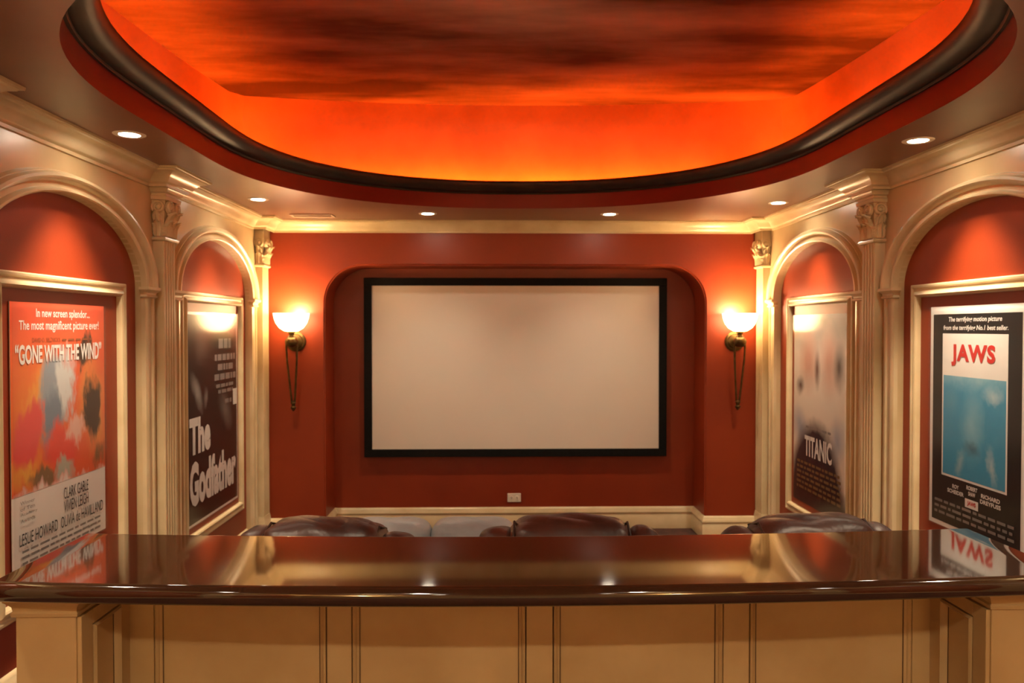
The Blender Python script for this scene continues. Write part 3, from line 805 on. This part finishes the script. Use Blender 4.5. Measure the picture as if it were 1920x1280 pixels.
# ------------------------------------------------------------------ bar
CT = CAMZ - 0.54                       # counter top surface
CX0, CX1 = -1.067, 1.269
def bow(x):
    f = (x - (CX0 + CX1) / 2) / ((CX1 - CX0) / 2); return -0.055 * (1 - f * f)
T = 0.043
sec = []
for k in range(9):
    a = PI / 2 + PI * k / 8
    sec.append((1.645 + 0.017 + 0.017 * math.cos(a), CT - T / 2 + T / 2 * math.sin(a)))
for k in range(9):
    a = -PI / 2 + PI * k / 8
    sec.append((2.061 - 0.017 + 0.017 * math.cos(a), CT - T / 2 + T / 2 * math.sin(a)))
sec = sec[:9] + [(1.645 + 0.0185, CT - T), (2.061 - 0.0185, CT - T)] + sec[9:] + [(2.061 - 0.0185, CT), (1.645 + 0.0185, CT)]
rows = []
NXS = 40
for i in range(NXS + 1):
    x = CX0 + (CX1 - CX0) * i / NXS
    rows.append([(x, y + bow(x), z - CT + T) for y, z in sec])
# rounded ends
def endrow(x, dx, ins):
    cyy, czz = 1.853, T / 2
    return [(x + dx, cyy + (y - cyy) * (1 - ins * 0.08) + bow(x), czz + (z - CT + T - czz) * (1 - ins)) for y, z in sec]
rows = [endrow(CX0, -0.012, 0.6), endrow(CX0, -0.009, 0.3), endrow(CX0, -0.005, 0.1)] + rows + [endrow(CX1, 0.005, 0.1), endrow(CX1, 0.009, 0.3), endrow(CX1, 0.012, 0.6)]
mb = MB().grid(rows, closed_u=True, cap=True)
ctop = mb.build('countertop', 'granite', smooth=40)
ctop.location = (0, 0, CT - T)
tag(ctop, 'polished dark brown stone bar top with bullnose front edge', 'countertop')

BZ = CT - T
t = thing('bar_cabinet', 'antiqued cream panelled bar front with square end posts', 'bar', (0, 0, RISER))
z = lambda a: a - RISER
PY = 1.931
px = lambda x: (x - 928) / 1450 * PY
LX, RX = -0.918, 1.116               # inner sides of the end posts
MB().box(-1.044, 1.246, PY + 0.018, 2.0, 0, z(BZ)).build('carcass', 'cabinet', t, smooth=0)
stiles = [(LX, px(290)), (px(612), px(658)), (px(987), px(1037)), (px(1362), px(1411)), (px(1725), RX)]
for a, b in stiles: MB().box(a, b, PY, PY + 0.018, 0, z(BZ)).build('stile', 'cabinet', t, smooth=0, bevel=0.0015)
gaps = [(stiles[k][1], stiles[k + 1][0]) for k in range(4)]
for a, b in gaps:
    MB().box(a, b, PY, PY + 0.018, z(BZ - 0.03), z(BZ)).build('top_rail', 'cabinet', t, smooth=0, bevel=0.0015)
    MB().box(a, b, PY, PY + 0.018, 0, 0.12).build('bottom_rail', 'cabinet', t, smooth=0, bevel=0.0015)
    pn = MB().box(a + 0.003, b - 0.003, PY + 0.010, PY + 0.018, 0.123, z(BZ - 0.033)).build('panel', 'cabinet', t, smooth=0)
    # bead moulding around the panel, with dark glaze caught in its joints
    pr = [(0.0, 0.010), (0.0022, 0.010), (0.003, -0.002), (0.007, -0.005), (0.011, -0.002), (0.013, 0.004), (0.017, 0.006), (0.019, 0.0085), (0.019, 0.010)]
    c4 = [(a, 0.12), (b, 0.12), (b, z(BZ - 0.03)), (a, z(BZ - 0.03))]; ii = [(1, 1), (-1, 1), (-1, -1), (1, -1)]
    for k in range(4):
        A_, B_ = c4[k], c4[(k + 1) % 4]; ia, ib = ii[k], ii[(k + 1) % 4]
        MB().grid([[(A_[0] + ia[0] * o, PY + d, A_[1] + ia[1] * o) for o, d in pr], [(B_[0] + ib[0] * o, PY + d, B_[1] + ib[1] * o) for o, d in pr]]).build('bead', 'cabinet', t, smooth=40)
    for xx in (a, b - 0.0022, a + 0.0185, b - 0.0205):
        MB().box(xx, xx + 0.0022, PY + 0.0075, PY + 0.0098, 0.123, z(BZ - 0.033)).build('glaze_line', 'glaze', pn, smooth=0)
FY = 1.703
for q, (a, b) in ((-1, (-1.048, LX)), (1, (RX, 1.246))):
    po = MB().box(a, b, FY, PY + 0.018, 0, z(BZ)).build('end_post', 'cabinet', t, smooth=0, bevel=0.002)
    # cap moulding
    pr = [(0.0, -0.050), (0.006, -0.048), (0.008, -0.040), (0.004, -0.036), (0.006, -0.026), (0.014, -0.016), (0.018, -0.012), (0.018, 0.0)]
    inside = LX if q < 0 else RX
    plan = [(a, PY), (a, FY), (b, FY), (b, PY)]
    rows = []
    for o, zz in pr:
        rows.append([(a - o, PY, z(BZ + zz)), (a - o, FY - o, z(BZ + zz)), (b + o, FY - o, z(BZ + zz)), (b + o, PY, z(BZ + zz))])
    MB().grid(rows).build('post_cap', 'cabinet', po, smooth=40)
    # framed side panel towards the middle of the bar
    sx = lambda d: inside - q * d
    def bx(m, d0, d1, y0, y1, z0, z1_):
        u0, u1 = sorted((sx(d0), sx(d1))); m.box(u0, u1, y0, y1, z0, z1_)
    for nm, y0, y1, z0_, z1_ in (('side_stile', FY + 0.004, FY + 0.052, 0.0, z(BZ - 0.052)), ('side_stile', PY - 0.045, PY, 0.0, z(BZ - 0.052)), ('side_rail', FY + 0.052, PY - 0.045, z(BZ - 0.085), z(BZ - 0.052)), ('side_rail', FY + 0.052, PY - 0.045, 0.0, 0.10)):
        m1 = MB(); bx(m1, 0, 0.010, y0, y1, z0_, z1_); m1.build(nm, 'cabinet', po, smooth=0, bevel=0.0015)
    y0, y1, za, zb_ = FY + 0.052, PY - 0.045, 0.10, z(BZ - 0.085)
    prs = [(0.0, 0.0), (0.002, 0.001), (0.003, 0.012), (0.008, 0.015), (0.012, 0.011), (0.016, 0.006), (0.018, 0.001)]
    c4 = [(y0, za), (y1, za), (y1, zb_), (y0, zb_)]
    for k in range(4):
        A_, B_ = c4[k], c4[(k + 1) % 4]; ia, ib = ii[k], ii[(k + 1) % 4]
        MB().grid([[(sx(d), A_[0] + ia[0] * o, A_[1] + ia[1] * o) for o, d in prs], [(sx(d), B_[0] + ib[0] * o, B_[1] + ib[1] * o) for o, d in prs]]).build('side_bead', 'cabinet', po, smooth=40)
    m1 = MB()
    for yy in (y0, y0 + 0.018, y1 - 0.020, y1 - 0.002): bx(m1, 0, 0.0015, yy, yy + 0.002, za, zb_)
    m1.build('glaze_line', 'glaze', po, smooth=0)

# ------------------------------------------------------------------ seating
def cushion(name, m, parent, c, s, r, bulge=0.0, taper=0.0, lean=0.0, wr=0.004, seed=1, n=9):
    """soft upholstered block: rounded box with bulging faces and slight creases"""
    bm = bmesh.new(); bmesh.ops.create_cube(bm, size=1)
    bmesh.ops.subdivide_edges(bm, edges=bm.edges[:], cuts=n, use_grid_fill=True)
    rnd = random.Random(seed); ph = [rnd.uniform(0, 6.28) for _ in range(6)]
    h = Vector(s) / 2
    for v in bm.verts:
        p = Vector((v.co.x * s[0], v.co.y * s[1], v.co.z * s[2]))
        q = Vector([max(-(h[k] - r), min(h[k] - r, p[k])) for k in range(3)])
        d = p - q
        if d.length > 1e-9: p = q + d.normalized() * r
        f = [1 - (p[k] / h[k]) ** 2 for k in range(3)]
        p.x += math.copysign(1, p.x) * bulge * max(0, f[1]) * max(0, f[2]) * (abs(p.x) / h.x) ** 2
        p.y += math.copysign(1, p.y) * bulge * max(0, f[0]) * max(0, f[2]) * (abs(p.y) / h.y) ** 2
        p.z += math.copysign(1, p.z) * bulge * max(0, f[0]) * max(0, f[1]) * (abs(p.z) / h.z) ** 2
        p.x *= 1 - taper * (p.z / h.z * 0.5 + 0.5)
        p += Vector((math.sin(p.z * 40 + p.x * 25 + ph[0]), math.sin(p.x * 33 + p.z * 20 + ph[1]), math.sin(p.x * 30 + p.y * 44 + ph[2]))) * wr
        p.y -= lean * (p.z / h.z * 0.5 + 0.5)
        v.co = p + Vector(c)
    bmesh.ops.recalc_face_normals(bm, faces=bm.faces)
    me = bpy.data.meshes.new(name); bm.to_mesh(me); bm.free()
    o = put(name, me, m, parent, smooth=80)
    md = o.modifiers.new('subsurf', 'SUBSURF'); md.levels = 1; md.render_levels = 1
    return o

def recliner(loc, rz, top, label, seed):
    t = thing('recliner', label, 'recliner', loc, rz, 'brown leather theatre recliners behind the bar')
    H = top - loc[2] - 0.020
    t.scale = (0.95, 1, 1)
    L_ = 'leather'
    cushion('base', L_, t, (0, 0.45, 0.14), (0.60, 0.72, 0.26), 0.03, 0.005, seed=seed)
    cushion('seat_cushion', L_, t, (0, 0.50, 0.34), (0.44, 0.62, 0.18), 0.06, 0.02, seed=seed + 1)
    cushion('footrest', L_, t, (0, 0.84, 0.22), (0.44, 0.07, 0.30), 0.03, 0.01, seed=seed + 2)
    for q in (-1, 1):
        cushion('armrest', L_, t, (q * 0.285, 0.45, 0.34), (0.13, 0.74, 0.42), 0.055, 0.012, seed=seed + 3 + q)
    cushion('backrest', L_, t, (0, 0.13, 0.30 + (H - 0.30) / 2), (0.44, 0.20, H - 0.30), 0.07, 0.012, lean=0.06, wr=0.005, seed=seed + 5)
    cushion('headrest', L_, t, (0, 0.075, H - 0.12), (0.425, 0.17, 0.24), 0.065, 0.016, wr=0.005, seed=seed + 6)
    for q in (-1, 1):
        cushion('wing', L_, t, (q * 0.255, 0.11, 0.32 + (H - 0.355) / 2), (0.155, 0.17, H - 0.355), 0.07, 0.010, lean=0.03, seed=seed + 8 + q)
        MB().tube([(q * 0.203, -0.012, H - 0.22), (q * 0.203, -0.016, H - 0.10), (q * 0.200, 0.0, H - 0.036), (q * 0.198, 0.06, H - 0.006), (q * 0.200, 0.13, H - 0.03)], 0.0045, 8).build('seam', 'leather_dark', t)
    return t
recliner((xpx(600, 2.55), 2.52, RISER), R(-9), CAMZ - (966 - 614) / 1450 * 2.6, 'brown leather recliner behind the bar, leftmost of three', 10)
recliner((xpx(1070, 2.55), 2.50, RISER), R(-2.5), CAMZ - (963 - 614) / 1450 * 2.58, 'brown leather recliner behind the bar, middle of three', 30)
recliner((xpx(1535, 2.55), 2.50, RISER), R(6), CAMZ - (964 - 614) / 1450 * 2.58, 'brown leather recliner behind the bar, rightmost of three', 50)

LY = 3.74
t = thing('loveseat', 'low grey leather loveseat in front row between the recliners', 'loveseat', (xpx(805, LY), LY, 0))
HT = CAMZ - (979 - 614) / 1450 * (LY + 0.08)
cushion('base', 'grey_leather', t, (0, 0.42, 0.15), (0.86, 0.78, 0.26), 0.03, 0.004)
for q in (-1, 1):
    cushion('back_cushion', 'grey_leather', t, (q * 0.212, 0.11, HT / 2 + 0.12), (0.42, 0.20, HT - 0.24), 0.06, 0.012, seed=5 + q)
    cushion('seat_cushion', 'grey_leather', t, (q * 0.205, 0.48, 0.34), (0.40, 0.60, 0.16), 0.05, 0.015, seed=9 + q)
    cushion('armrest', 'grey_leather', t, (q * 0.49, 0.42, 0.26), (0.13, 0.78, 0.48), 0.055, 0.01, seed=15 + q)
